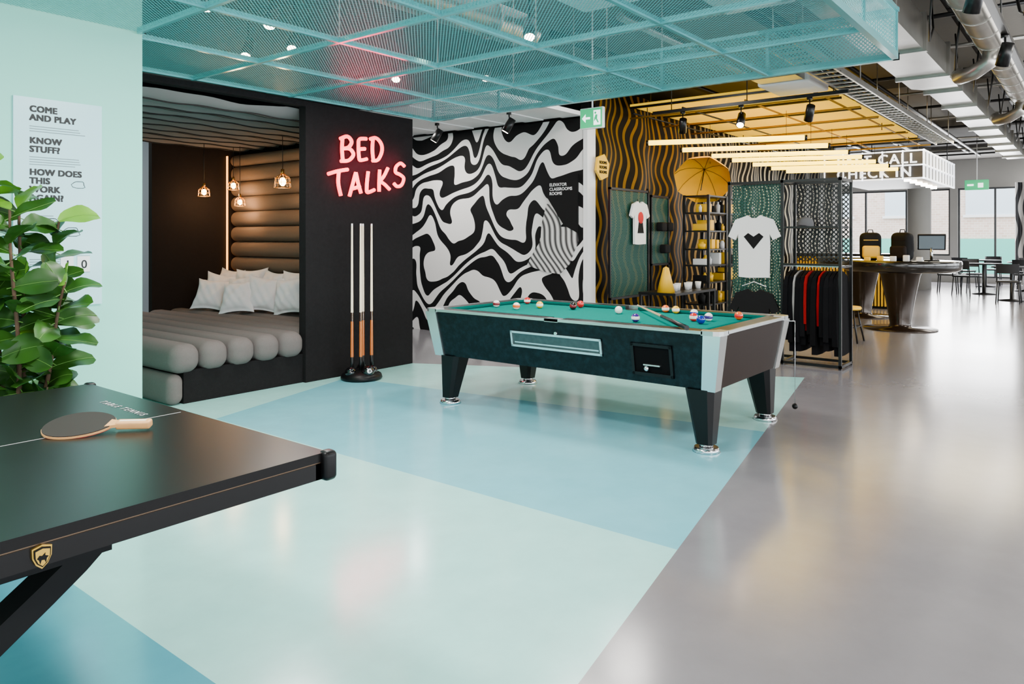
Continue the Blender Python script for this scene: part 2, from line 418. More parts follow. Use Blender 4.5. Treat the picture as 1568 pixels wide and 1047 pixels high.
o.prism(yz([(5.60,1.80),(5.48,1.76),(5.38,1.50),(5.14,1.50),(5.12,1.32),(5.26,1.02),(5.40,.90),(5.62,.92),(5.92,1.00),(5.85,1.12),(5.70,1.32),(5.68,1.55)],7.78),(.018,0,0),BRUSH)
o.build()

# wavy gold wall
m,nt,b=newmat('wavy_gold_slats'); x,y,z,p=XYZ(nt)
nz=noise(nt,p,.7,0)
w1=M(nt,'MULTIPLY',M(nt,'SINE',M(nt,'ADD',M(nt,'MULTIPLY',z,9.),M(nt,'MULTIPLY',nz.outputs[0],7.))),.06)
s=M(nt,'SINE',M(nt,'MULTIPLY',M(nt,'ADD',x,w1),40.))
g=M(nt,'GREATER_THAN',s,.5)
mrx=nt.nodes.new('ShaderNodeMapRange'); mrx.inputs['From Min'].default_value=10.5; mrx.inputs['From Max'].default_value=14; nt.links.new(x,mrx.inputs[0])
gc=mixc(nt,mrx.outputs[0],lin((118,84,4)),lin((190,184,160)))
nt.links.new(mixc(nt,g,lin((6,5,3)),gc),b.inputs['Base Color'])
b.inputs['Roughness'].default_value=.6; b.inputs['Specular IOR Level'].default_value=.08
GW=m
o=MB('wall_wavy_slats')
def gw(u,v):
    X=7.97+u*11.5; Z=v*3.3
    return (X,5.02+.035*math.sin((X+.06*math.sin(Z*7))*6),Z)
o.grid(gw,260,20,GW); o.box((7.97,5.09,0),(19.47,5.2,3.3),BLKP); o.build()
o=MB('wall_far_left'); o.box((19.47,5.2,0),(19.6,11.8,3.7),CONC); o.build()

# ---------------------------------------------------------------- suspended mesh ceiling
TM=perf('teal_expanded_mesh',(88,178,184),'xy',.026,.38,.45,.1,.3)
TMx=perf('teal_fascia_mesh_x',(100,186,188),'yz',.03,.50,.45,.1,.3)
TMy=perf('teal_fascia_mesh_y',(100,186,188),'xz',.03,.50,.45,.1,.3)
TB=P('teal_profile',(112,190,194),.14,.35)
o=MB('suspended_mesh_ceiling')
gx=[5.93-.93*k for k in range(13)]; gy=[1.16+.93*k for k in range(6)]
o.add([(-5.23,1.16,2.665),(5.93,1.16,2.665),(5.93,4.76,2.665),(-5.23,4.76,2.665)],[(0,1,2,3)],TM)
o.add([(2.26,4.76,2.665),(5.93,4.76,2.665),(5.93,5.85,2.665),(2.26,5.85,2.665)],[(0,1,2,3)],TM)
for X in gx: o.box((X-.013,1.16,2.652),(X+.013,5.84 if X>2.3 else 4.76,2.69),TB)
for Y in gy: o.box((2.26 if Y>4.8 else -5.23,Y-.013,2.653),(5.93,Y+.013,2.689),TB)
o.add([(5.93,1.16,2.69),(5.93,5.85,2.69),(5.93,5.85,3.0),(5.93,1.16,3.0)],[(0,1,2,3)],TMx)
o.add([(-5.23,1.16,2.69),(5.93,1.16,2.69),(5.93,1.16,3.0),(-5.23,1.16,3.0)],[(0,1,2,3)],TMy)
o.box((5.915,1.14,3.0),(5.945,5.85,3.03),TB); o.box((-5.23,1.145,3.0),(5.945,1.175,3.03),TB); o.box((5.91,1.14,2.651),(5.95,5.85,2.70),TB); o.box((-5.23,1.14,2.651),(5.95,1.18,2.70),TB)
for X in gx: 
    o.box((X-.012,1.15,2.69),(X+.012,1.17,3.0),TB)
    for Y in (gy[0],gy[2],gy[3]): o.cyl((X,Y,2.69),(X,Y,3.7),.006,STEEL,seg=6)
for Y in gy: o.box((5.92,Y-.012,2.69),(5.94,Y+.012,3.0),TB)
o.build(weld=False)
SPOTE=P('spot_lens',(255,245,225),.3,em=(255,236,205),es=45)
def spot(c,d=(0,0,-1),lit=True,top=None,name='track_spotlight',o=None):
    own=o is None
    if own: o=MB(name)
    c=Vector(c); d=Vector(d).normalized()
    o.cyl(c-d*.09,c+d*.09,.045,BLACK,.05); o.cyl(c+d*.07,c+d*.092,.04,SPOTE if lit else DARKPLA)
    o.cyl(c-d*.02,(c.x,c.y,(top or c.z+.2)),.008,BLACK,seg=8); o.cyl((c.x,c.y,(top or c.z+.2)-.03),(c.x,c.y,(top or c.z+.2)),.03,BLACK)
    if own: o.build()
for c in ((2.6,4.62),(3.1,4.66),(3.6,5.1),(3.5,5.6),(4.5,3.4),(2.4,3.0),(4.9,5.3),(5.4,4.6)): spot((c[0],c[1],2.95),(-.5,-.4,-1),True,3.7)
o=MB('ventilation_duct'); o.cyl((-5,4.25,3.3),(5.6,4.25,3.3),.16,STEEL,seg=20)
for k in range(8): o.cyl((-4.8+k*1.4,4.25,3.3),(-4.75+k*1.4,4.25,3.3),.175,STEEL,seg=20)
o.build()
o=MB('air_cassette_unit'); o.rbox((3.4,1.75,3.1),(5.6,2.3,3.35),.03,WHITE,2); o.rbox((3.9,2.6,3.08),(4.8,3.1,3.3),.03,WHITE,2)
for a in (3.5,5.5): o.cyl((a,2.0,3.35),(a,2.0,3.7),.008,STEEL,seg=6)
for a in (4.0,4.7): o.cyl((a,2.8,3.3),(a,2.8,3.7),.008,STEEL,seg=6)
o.build()

# ---------------------------------------------------------------- services on right ceiling
o=MB('rectangular_air_duct')
o.box((3.0,1.25,3.06),(9.5,1.70,3.36),STEEL); o.hexa([(9.5,1.25,3.06),(10,1.3,3.12),(10,1.65,3.12),(9.5,1.70,3.06)],[(9.5,1.25,3.36),(10,1.3,3.34),(10,1.65,3.34),(9.5,1.70,3.36)],STEEL)
o.box((10,1.30,3.12),(20,1.65,3.34),STEEL)
for k in range(13):
    X=3.6+k*1.3
    a_=0 if X<9.4 else .05
    o.box((X,1.22+a_,3.035+a_),(X+.05,1.73-a_,3.39-a_*.6),STEEL)
o.build()
o=MB('round_air_duct'); o.cyl((2,.80,3.24),(23,.80,3.24),.14,STEEL,seg=24)
for k in range(40): X=2.4+k*.52; o.cyl((X,.80,3.24),(X+.02,.80,3.24),.147,STEEL,seg=24)
for X in (4.8,8.2,11.6): o.tube([(X,.80,3.12),(X,.82,3.0),(X+.05,.95,2.93),(X+.2,1.08,2.93),(X+.45,1.12,3.0)],[.07,.07,.07,.07,.07],STEEL,14)
o.build()
o=MB('cable_tray'); 
for yy in (1.95,2.2): o.box((6.1,yy,2.95),(14.5,yy+.02,3.01),STEEL)
for k in range(42): X=6.1+k*.2; o.box((X,1.95,2.955),(X+.03,2.22,2.97),STEEL)
for yy in (2.0,2.04,2.1,2.15): o.cyl((6.15,yy,2.985),(14.4,yy,2.985),.014,BLACK,seg=6)
for k in range(5): X=6.4+k*1.9; o.cyl((X,1.96,2.99),(X,1.96,3.7),.006,STEEL,seg=6); o.cyl((X,2.21,2.99),(X,2.21,3.7),.006,STEEL,seg=6)
o.build()
o=MB('service_pipework')
for yy,zz,rr,mt in ((.5,3.47,.035,BLACK),(.3,3.43,.035,STEEL),(2.6,3.5,.04,BLACK),(3.6,3.48,.045,STEEL),(4.4,3.45,.04,BLACK),(.2,3.40,.02,BLACK),(1.1,3.5,.03,BLACK),(2.35,3.4,.03,BLACK)):
    o.cyl((6.2,yy,zz),(21.6,yy,zz),rr,mt,seg=12)
for k in range(12):
    X=6.5+k*1.35
    if abs((X-7.0)%5-.17)<.3: X+=.5
    o.cyl((X,.0,3.42),(X,4.9,3.42),.022,BLACK if k%2 else STEEL,seg=10)
    o.tube([(X,.35,3.42),(X+.05,.4,3.2),(X+.3,.45,3.05),(X+.6,.5,3.15),(X+.7,.55,3.42)],.012,BLACK,6)
    o.tube([(X,1.0,3.42),(X+.1,1.05,3.1),(X+.4,1.1,2.98),(X+.7,1.12,3.15),(X+.8,1.15,3.42)],.009,BLACK,6)
o.build()
o=MB('air_conditioning_unit'); o.rbox((7.9,2.35,2.98),(8.6,2.9,3.18),.03,WHITE,2); o.hexa([(7.6,2.4,3.0),(7.9,2.4,3.0),(7.9,2.85,3.0),(7.6,2.85,3.0)],[(7.65,2.45,3.26),(7.9,2.4,3.16),(7.9,2.85,3.16),(7.65,2.8,3.26)],STEEL)
for a in (7.95,8.5): o.cyl((a,2.5,3.18),(a,2.5,3.7),.008,STEEL,seg=6)
o.build()
o=MB('lighting_track'); o.box((4.,.58,2.99),(22,.63,3.03),BLACK)
for k in range(8): o.cyl((4.5+k*2.3,.6,3.03),(4.5+k*2.3,.6,3.7),.006,BLACK,seg=6)
for X,l in ((5.3,0),(7.1,1),(9.75,1),(12.1,1),(14.5,1),(17,1)): spot((X,.6,2.83),(.35,.25,-.8),bool(l),2.99,o=o)
o.build()
o=MB('lighting_track'); o.box((8.38,2.1,2.9),(8.43,4.4,2.94),BLACK)
for k in range(3): o.cyl((8.4,2.25+k*.95,2.94),(8.4,2.25+k*.95,3.7 if k else 2.98),.006,BLACK,seg=6)
for Y in (2.5,3.27,4.0): spot((8.4,Y,2.73),(-.5,-.1,-.6) if Y==3.27 else (.5,.3,-.7),True,2.9,o=o)
o.build()
spot((7.0,5.6,2.72),(-.2,.3,-.6),True,2.88); spot((7.1,6.9,2.72),(-.2,.3,-.6),True,2.88)
YR=P('yellow_raft_paint_glow',(240,190,0),.6,em=(255,200,0),es=.75,spec=.1)  # yellow paint plus an added glow; the raft itself is no lamp
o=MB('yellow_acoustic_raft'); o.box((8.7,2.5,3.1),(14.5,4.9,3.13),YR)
for k in range(7): X=8.7+k*.96; o.box((X,2.5,3.07),(X+.03,4.9,3.1),BLACK)
for X,Y in ((8.9,2.7),(8.9,4.7),(14.3,2.7),(14.3,4.7)): o.cyl((X,Y,3.13),(X,Y,3.7),.008,BLACK,seg=6)
o.build()
YP=P('yellow_pipe',(150,108,0),.5,spec=.2)
o=MB('yellow_pipe_grid')
for k in range(7):
    X=8.8+k*.95; o.cyl((X,2.3,2.96),(X,4.95,2.96),.012,YP,seg=8)
for Y in (2.5,3.3,4.1,4.8): o.cyl((8.6,Y,2.99),(14.8,Y,2.99),.012,YP if Y<3.5 else BLACK,seg=8)
for X in (8.9,12.3,14.3): 
    for Y in (2.6,4.75): o.cyl((X,Y,2.99),(X,Y,3.1),.006,BLACK,seg=6)
o.build()
TUBE=P('yellow_tube_light',(255,215,60),.4,em=(255,212,40),es=7)
o=MB('linear_tube_lights')
for X in (8.7,9.7,10.7,11.5,12.4,13.3,14.1):
    a=Vector((X,4.65,2.6)); bb=Vector((X+.75,2.85,2.6))
    o.cyl(a,bb,.034,TUBE,seg=10)
    o.cyl(a-(bb-a)*.004,a+(bb-a)*.012,.037,BLACK,seg=10); o.cyl(bb-(bb-a)*.012,bb+(bb-a)*.004,.037,BLACK,seg=10)
    for t in (.12,.88): q=a.lerp(bb,t); o.cyl(q,(q.x,q.y,2.945),.003,BLACK,seg=5)
o.build()
GREEN=P('exit_green',(0,150,95),.4,em=(10,190,120),es=.9); EXW=P('exit_white',(245,250,248),.4,em=(240,255,250),es=2)
o=MB('emergency_exit_sign')
o.rbox((5.99,3.66,2.40),(6.03,3.92,2.60),.01,WHITE,2); o.box((5.985,3.67,2.41),(5.99,3.91,2.59),GREEN)
q=5.982
o.prism([(q,3.89,2.50),(q,3.85,2.54),(q,3.85,2.51),(q,3.80,2.51),(q,3.80,2.49),(q,3.85,2.49),(q,3.85,2.46)],(.002,0,0),EXW)
o.box((q,3.685,2.43),(q+.002,3.76,2.57),EXW)
o.ball((q,3.74,2.545),.011,GREEN,(.2,1,1)); o.prism([(q-.002,3.735,2.53),(q-.002,3.715,2.525),(q-.002,3.72,2.49),(q-.002,3.70,2.45),(q-.002,3.715,2.45),(q-.002,3.735,2.485),(q-.002,3.755,2.46),(q-.002,3.75,2.5)],(.001,0,0),GREEN)
o.cyl((6.01,3.79,2.6),(6.01,3.79,3.7),.008,WHITE,seg=8); o.build()
o=MB('emergency_exit_sign'); o.rbox((19.0,1.9,2.4),(19.04,2.35,2.62),.01,GREEN,2); o.cyl((19.02,2.12,2.6),(19.02,2.12,3.7),.01,WHITE,seg=8); o.box((18.99,2.0,2.45),(19.0,2.1,2.55),EXW); o.box((18.99,2.18,2.49),(19.0,2.3,2.53),EXW); o.build()

# ---------------------------------------------------------------- POOL TABLE
m,nt,b=newmat('marbled_teal_laminate'); x,y,z,p=XYZ(nt)
n=noise(nt,p,22,6,.7); rp=nt.nodes.new('ShaderNodeValToRGB'); nt.links.new(n.outputs[0],rp.inputs[0])
rp.color_ramp.elements[0].position=.42; rp.color_ramp.elements[0].color=lin((3,6,8)); rp.color_ramp.elements[1].position=.75; rp.color_ramp.elements[1].color=lin((16,32,38))
nt.links.new(rp.outputs[0],b.inputs['Base Color']); b.inputs['Roughness'].default_value=.3; b.inputs['Specular IOR Level'].default_value=.18; LAM=m
ENDL=P('brown_laminate',(32,21,17),.45,var=.15,vs=15,spec=.12)
FELT=P('green_felt',(0,116,106),1.0,bump=.1,bs=400,spec=0.0); CUSH=P('green_cushion',(0,86,78),1.0,spec=.0)
ALU=P('brushed_aluminium',(206,210,210),.25,.9); RAIL=P('rail_top_laminate',(10,18,20),.35,spec=.25)
o=MB('pool_table')
X0,X1,Y0,Y1=4.37,5.68,1.83,4.39; ZT=.78; zb=.40; tp=.075
def q4(a,c,d,e,z): return [(a,c,z),(d,c,z),(d,e,z),(a,e,z)]
bt=q4(X0+tp,Y0+tp,X1-tp,Y1-tp,zb); tt=q4(X0+.012,Y0+.012,X1-.012,Y1-.012,.756)
vs=bt+tt
o.add(vs,[(0,3,2,1),(4,5,6,7),(3,0,4,7),(1,2,6,5)],LAM); o.add(vs,[(0,1,5,4),(2,3,7,6)],ENDL)
for (cx,cy,sx,sy) in ((X0,Y0,1,1),(X0,Y1,1,-1),(X1,Y0,-1,1),(X1,Y1,-1,-1)):
    w=.115
    bx,by=cx+sx*(tp-.012),cy+sy*(tp-.012); tx,ty=cx+sx*.004,cy+sy*.004
    bb=[(bx,by,zb-.005),(bx+sx*w*.8,by,zb-.005),(bx+sx*w*.8,by+sy*w*.8,zb-.005),(bx,by+sy*w*.8,zb-.005)]
    t2=[(tx,ty,.757),(tx+sx*w,ty,.757),(tx+sx*w,ty+sy*w,.757),(tx,ty+sy*w,.757)]
    if sx*sy<0: bb=bb[::-1]; t2=t2[::-1]
    o.hexa(bb,t2,ALU)
rw=.13; tw=.016
o.box((X0,Y0+.12,.761),(X0+tw,Y1-.12,ZT+.001),ALU); o.box((X1-tw,Y0+.12,.761),(X1,Y1-.12,ZT+.001),ALU)
o.box((X0+.12,Y0,.761),(X1-.12,Y0+tw,ZT+.001),ALU); o.box((X0+.12,Y1-tw,.761),(X1-.12,Y1,ZT+.001),ALU)
ym=(Y0+Y1)/2
for a,c in ((Y0+.12,ym-.06),(ym+.06,Y1-.12)):
    for xa,s_ in ((X0,1),(X1,-1)):
        xb=xa+s_*tw
        o.box((min(xb,xa+s_*rw),a,.757),(max(xb,xa+s_*rw),c,ZT),RAIL)
        pr=[(xa+s_*rw,a,.757),(xa+s_*rw,a,ZT),(xa+s_*(rw+.045),a+.05,ZT-.004),(xa+s_*(rw+.045),a+.05,.762)]
        pr2=[(xa+s_*rw,c,.757),(xa+s_*rw,c,ZT),(xa+s_*(rw+.045),c-.05,ZT-.004),(xa+s_*(rw+.045),c-.05,.762)]
        o.add(pr+pr2,[(0,1,2,3),(4,7,6,5),(0,4,5,1),(1,5,6,2),(2,6,7,3),(3,7,4,0)],CUSH)
for ya,s_ in ((Y0,1),(Y1,-1)):
    a,c=X0+.12,X1-.12; yb=ya+s_*tw
    o.box((a,min(yb,ya+s_*rw),.757),(c,max(yb,ya+s_*rw),ZT),RAIL)
    pr=[(a,ya+s_*rw,.757),(a,ya+s_*rw,ZT),(a+.05,ya+s_*(rw+.045),ZT-.004),(a+.05,ya+s_*(rw+.045),.762)]
    pr2=[(c,ya+s_*rw,.757),(c,ya+s_*rw,ZT),(c-.05,ya+s_*(rw+.045),ZT-.004),(c-.05,ya+s_*(rw+.045),.762)]
    o.add(pr+pr2,[(0,1,2,3),(4,7,6,5),(0,4,5,1),(1,5,6,2),(2,6,7,3),(3,7,4,0)],CUSH)
for (cx,cy,sx,sy) in ((X0,Y0,1,1),(X0,Y1,1,-1),(X1,Y0,-1,1),(X1,Y1,-1,-1)):
    pc=Vector((cx+sx*.135,cy+sy*.135))
    arc=[(cx+sx*.13,cy),(cx+sx*.05,cy),(cx+sx*.015,cy+sy*.015),(cx,cy+sy*.05),(cx,cy+sy*.13)]
    inn=[]
    for k in range(5):
        ang=math.atan2(-sy,-sx)+math.radians(60*(1-k/2))*(1 if sx*sy>0 else -1)
        inn.append((pc.x+.062*math.cos(ang),pc.y+.062*math.sin(ang)))
    if (Vector(inn[0])-Vector(arc[0])).length>(Vector(inn[-1])-Vector(arc[0])).length: inn=inn[::-1]
    for k in range(4):
        a_,b_,c_,d_=arc[k],arc[k+1],inn[k+1],inn[k]
        o.hexa([(p_[0],p_[1],.755) for p_ in (a_,b_,c_,d_)],[(p_[0],p_[1],ZT+.004) for p_ in (a_,b_,c_,d_)],ALU)
    o.cyl((pc.x,pc.y,.60),(pc.x,pc.y,.757),.06,DARKPLA,seg=20)
for xa,s_ in ((X0,1),(X1,-1)):
    o.box((min(xa,xa+s_*.07),ym-.06,.757),(max(xa,xa+s_*.07),ym+.06,ZT+.003),ALU)
    o.cyl((xa+s_*.125,ym,.62),(xa+s_*.125,ym,.757),.055,DARKPLA,seg=20)
o.box((X0+.1,Y0+.1,.70),(X1-.1,Y1-.1,.7565),FELT)
def fx(zz): return X0+.012+(tp-.012)*(.756-zz)/(.756-zb)
def fpanel(y0,y1,z0,z1,mat,d):
    o.hexa([(fx(z0)-d,y0,z0),(fx(z0)+.02,y0,z0),(fx(z0)+.02,y1,z0),(fx(z0)-d,y1,z0)],[(fx(z1)-d,y0,z1),(fx(z1)+.02,y0,z1),(fx(z1)+.02,y1,z1),(fx(z1)-d,y1,z1)],mat)
WIN=P('ball_window',(44,58,58),.15,var=.4,vs=25)
ya,yb=2.70,3.50; za,zc=.545,.665
fpanel(ya,yb,za,zc,WIN,.002)
for (a,c,d,e) in ((ya,yb,za,za+.016),(ya,yb,zc-.016,zc),(ya,ya+.016,za,zc),(yb-.016,yb,za,zc)): fpanel(a,c,d,e,ALU,.012)
fpanel(ya+.03,yb-.03,.575,.585,ALU,.004)
o.cyl((fx(.68)-.012,3.08,.675),(fx(.68)+.01,3.08,.675),.012,CHROME,seg=12)
HOLE=P('dark_hole',(4,4,5),.9,spec=.1)
ya,yb=2.17,2.47; za,zc=.45,.665
fpanel(ya,yb,za,zc,HOLE,.001)
for (a,c,d,e) in ((ya,yb,za,za+.02),(ya,yb,zc-.02,zc),(ya,ya+.02,za,zc),(yb-.02,yb,za,zc)): fpanel(a,c,d,e,DARKPLA,.014)
o.ball((fx(.5)-.015,2.36,.50),.02,CHROME); o.box((fx(.53)-.02,2.26,.52),(fx(.53),2.38,.528),ALU)
for (cx,cy) in ((4.50,1.98),(4.50,4.22),(5.56,1.98),(5.56,4.22)):
    ix=.03 if cx<5 else -.03; iy=.03 if cy<3 else -.03
    def rr(c,w,z): 
        a=w*.35; return [(c[0]-w,c[1]-w+a,z),(c[0]-w+a,c[1]-w,z),(c[0]+w-a,c[1]-w,z),(c[0]+w,c[1]-w+a,z),(c[0]+w,c[1]+w-a,z),(c[0]+w-a,c[1]+w,z),(c[0]-w+a,c[1]+w,z),(c[0]-w,c[1]+w-a,z)]
    A=rr((cx,cy),.055,.05); B_=rr((cx+ix,cy+iy),.10,zb)
    o.add(A+B_,[(k,(k+1)%8,8+(k+1)%8,8+k) for k in range(8)]+[tuple(range(8))[::-1]],DARKPLA)
    o.cyl((cx,cy,.03),(cx,cy,.055),.045,CHROME); o.cyl((cx,cy,.0),(cx,cy,.03),.09,CHROME,.075,seg=24)
o.build()
bc={'y':(240,180,10),'r':(200,15,20),'k':(8,8,10),'w':(240,238,228),'p':(55,20,110),'o':(235,95,10),'b':(10,35,140),'m':(120,15,30)}
BM={k:P('ball_'+k,v,.12,coat=.5) for k,v in bc.items()}
o=MB('billiard_balls')
for a,c,k,st in [(5.0,4.14,'w','m'),(5.42,4.12,'r','w'),(4.94,3.87,'w','o'),(5.15,3.78,'y','w'),(5.23,3.49,'k','m'),(5.42,3.54,'r','r'),(5.18,3.02,'w','w'),(4.75,2.63,'p','w'),(5.5,2.77,'o','w'),(5.48,2.67,'y','w'),(5.32,2.44,'w','b'),(4.93,2.21,'b','b'),(5.13,2.24,'w','p'),(5.35,2.10,'o','r'),(5.05,2.32,'r','w')]:
    o.ball((a,c,.7565+.0315),.0315,BM[k]); 
    if st!=k: o.lathe([(.0317*math.cos(t),.0317*math.sin(t)) for t in (-.35,-.15,0,.15,.35)],(a,c,.788),BM[st],16)
o.build()
WOODL=P('maple',(220,188,140),.3,coat=.4); WOODD=P('dark_cue_butt',(48,24,14),.25,coat=.5); CREAM=P('cream_cue',(232,218,190),.3)
o=MB('pool_cue'); a=Vector((4.30,2.02,.805)); bb=Vector((5.50,3.02,.800))
o.cyl(a,a.lerp(bb,.45),.016,BLACK,.012,seg=12); o.cyl(a.lerp(bb,.45),bb,.012,WOODL,.007,seg=12); o.cyl(bb,bb+(bb-a).normalized()*.02,.007,WHITE,.006); o.build()
o=MB('hanging_cue_chalk'); o.cyl((5.69,1.80,.12),(5.69,1.80,.74),.002,CHROME,seg=5); o.cyl((5.69,1.80,.74),(5.66,1.84,.74),.004,CHROME,seg=6); o.ball((5.69,1.80,.10),.022,DARKPLA); o.build()

# cue stand
AMB=P('amber_cue',(170,88,28),.2,coat=.5)
o=MB('cue_rack_stand')
cx,cy=4.72,5.60
o.lathe([(0,0),(.19,0),(.20,.02),(.19,.05),(.13,.085),(.05,.10),(0,.10)],(cx,cy,0),DARKPLA,32)
o.ball((cx-.02,cy-.12,.085),.062,BM['k']); o.cyl((cx-.045,cy-.166,.100),(cx-.05,cy-.174,.103),.024,WHITE,.022,seg=16)
o.text('8',.035,onY(cx-.058,cy-.1765,.091)@Matrix.Rotation(-.3,4,'Y'),BLACK,.001,.001)
for k in range(3):
    t=k*2.1+1; o.ball((cx+.13*math.cos(t),cy+.09*math.sin(t),.08),.055,BM['k'])
for k,(dx,dy) in enumerate(((-.10,.02),(-.035,-.03),(.035,.02),(.10,-.03))):
    A=Vector((cx+dx,cy+dy,.08)); T=Vector((cx+dx*1.0,cy+dy,1.50))
    o.cyl(A,A.lerp(T,.10),.016,BLACK,.0155,seg=12); o.cyl(A.lerp(T,.10),A.lerp(T,.34),.0155,AMB,.013,seg=12)
    o.cyl(A.lerp(T,.34),A.lerp(T,.40),.013,WOODD,.0125,seg=12)
    o.cyl(A.lerp(T,.40),A.lerp(T,.985),.0125,CREAM,.009,seg=12); o.cyl(A.lerp(T,.985),T,.009,WHITE,.008,seg=12)
o.build()

# ---------------------------------------------------------------- PING PONG TABLE
TT=P('black_table_top',(16,15,15),.3,var=.15,vs=3,spec=.16); TE=P('black_gloss_edge',(8,7,7),.3,spec=.25)
BRN=P('bronze_trim',(110,90,70),.35,.5); LINE=P('white_line',(190,190,190),.5)
o=MB('ping_pong_table')
a0,a1,c0,c1=-1.41,1.33,1.725,3.30
o.box((a0,c0,.735),(a1,c1,.76),TT)
o.box((a0+.006,c0+.004,.731),(a1-.006,c1-.004,.735),BRN)
for (p_,q_) in (((a0,c0,.686),(a1,c0+.04,.731)),((a0,c1-.04,.686),(a1,c1,.731)),((a1-.04,c0,.686),(a1,c1,.731)),((a0,c0,.686),(a0+.04,c1,.731))): o.box(p_,q_,TE)
for (xx,yy) in ((a1,c0),(a1,c1),(a0,c0),(a0,c1)): o.rbox((xx-.022,yy-.022,.68),(xx+.022,yy+.022,.765),.015,DARKPLA,3)
o.box((-.9,1.86,.62),(.80,3.16,.69),BLKP)
o.box((a0,2.511,.7601),(a1-.02,2.514,.7606),LINE)
o.text('TABLE TENNIS',.036,Matrix.Translation((1.20,2.90,.7604))@Matrix.Rotation(-math.pi/2,4,'Z'),LINE,.0003,.0008,spacing=1.5)
def strip(pts,y0,y1,th):
    n=len(pts)
    top=[];
    for i,p_ in enumerate(pts):
        d=(Vector(pts[min(i+1,n-1)])-Vector(pts[max(i-1,0)])).normalized(); nn=Vector((-d.y,d.x))*th/2
        top.append((Vector(p_)+nn,Vector(p_)-nn))
    for i in range(n-1):
        (u0,l0),(u1,l1)=top[i],top[i+1]
        o.hexa([(l0.x,y0,l0.y),(l1.x,y0,l1.y),(l1.x,y1,l1.y),(l0.x,y1,l0.y)],[(u0.x,y0,u0.y),(u1.x,y0,u1.y),(u1.x,y1,u1.y),(u0.x,y1,u0.y)],BLKP)
for (y0,y1) in ((1.87,1.95),(3.07,3.15)):
    for sg in (1,-1):
        pts=[]
        for k in range(13):
            t=k/12; zz=.66*(1-t)+.03*t
            xx=.79-.62*(math.sin(t*math.pi/2))**1.15+.5*max(0,t-.55)**1.3
            pts.append((xx if sg>0 else -.1-xx,zz))
        strip(pts,y0,y1,.055)
    for sg in (1,-1):
        xx=pts[-1][0] if sg<0 else -.1-pts[-1][0]
        o.rbox((xx-.12,y0-.02,0),(xx+.12,y1+.02,.05),.02,DARKPLA,2)
o.box((.18,1.95,.28),(.26,3.07,.36),BLKP); o.box((-.36,1.95,.28),(-.28,3.07,.36),BLKP)
def shield(cx,cz,s,yy,d,mat):
    pts=[(0,1),(.75,.8),(.72,0),(.45,-.6),(0,-1),(-.45,-.6),(-.72,0),(-.75,.8)]
    o.prism([(cx+a*s,yy,cz+c*s) for a,c in pts],(0,d,0),mat)
shield(.60,.708,.025,1.718,.008,GOLD); shield(.60,.708,.021,1.715,.004,BLKP); shield(.60,.708,.018,1.7140,.002,GOLD)
# small bull-like figure
o.prism([(.60+a*.012,1.7130,.706+c*.012) for a,c in ((-.9,.1),(-.5,.6),(-.1,.45),(.4,.9),(.35,.45),(.9,.2),(.6,-.1),(.5,-.9),(.25,-.3),(-.2,-.25),(-.4,-.9),(-.6,-.2))],(0,.002,0),BLKP)
NET=perf('net_mesh',(230,230,230),'yz',.02,.25)
o.add([(-.04,1.6,.765),(-.04,3.43,.765),(-.04,3.43,.90),(-.04,1.6,.90)],[(0,1,2,3)],NET); o.box((-.045,1.6,.895),(-.035,3.43,.912),WHITE)
for yy in (1.6,3.42): o.box((-.05,yy-.01,.7),(-.03,yy+.02,.915),BLACK)
o.build()
RUB=P('paddle_rubber',(34,26,22),.6,var=.1,vs=20,spec=.3); PW=P('paddle_wood',(214,160,100),.45,var=.12,vs=40)
o=MB('table_tennis_paddle')
o.X=Matrix.Translation((.985,2.515,.7785))@Matrix.Rotation(math.radians(-46),4,'Z')@Matrix.Rotation(math.radians(9),4,'X')
def oval(s,z0,z1,mat):
    pts=[]
    for k in range(36):
        t=2*math.pi*k/36; pts.append((.104*s*math.cos(t),.098*s*math.sin(t)*(1-.10*math.cos(t)),z0))
    o.prism(pts,(0,0,z1-z0),mat)
oval(1.0,-.003,.003,PW); oval(.985,.003,.0055,RUB); oval(.985,-.0055,-.003,P('paddle_red',(150,20,20),.6))
o.prism([(.085,-.028,-.003),(.125,-.014,-.003),(.125,.014,-.003),(.085,.028,-.003)],(0,0,.0095),PW)
o.rbox((.11,-.0165,-.0125),(.215,.0165,.0125),.007,PW,3); o.box((.12,-.006,.0122),(.2,.006,.0129),P('handle_strip',(235,225,205),.5))
o.build()

# ---------------------------------------------------------------- wall poster
PST=P('poster_board',(176,222,230),.3,spec=.4); INK=P('ink_black',(10,12,14),.6); INKG=P('ink_grey',(110,130,135),.6)
o=MB('rules_poster'); yy=4.765
o.box((1.52,yy,.965),(1.99,4.779,2.165),PST)
def tx(s_,xp,zp,sz,mat=INK): o.text(s_,sz,onY(xp,yy-.001,zp),mat,.0005,.0028,spacing=1.06)
tx('COME\nAND PLAY',1.60,2.085,.049)
tx('KNOW\nSTUFF?',1.60,1.905,.049)
tx('HOW DOES\nTHIS\nWORK\nAGAIN?',1.60,1.725,.049)
def lines(z0,n_,w=.30,x0=1.60):
    for k in range(n_):
        ww=w*R.uniform(.75,1); o.box((x0,yy-.0015,z0-k*.014),(x0+ww,yy,z0-k*.014+.004),INKG)
lines(2.0,3); lines(1.825,4); lines(1.49,4,.14); lines(1.24,3,.2); lines(1.06,2,.2)
for (bx,bz,s_) in ((1.86,1.68,.035),(1.72,1.46,.03),(1.82,1.40,.045),(1.66,1.34,.035)):
    o.tube([(bx+s_*(1+.25*math.sin(3*t*.5236+bx*9))*math.cos(t*.5236),yy-.001,bz+.7*s_*(1+.2*math.cos(2*t*.5236))*math.sin(t*.5236)) for t in range(12)],.0018,INK,5,True)
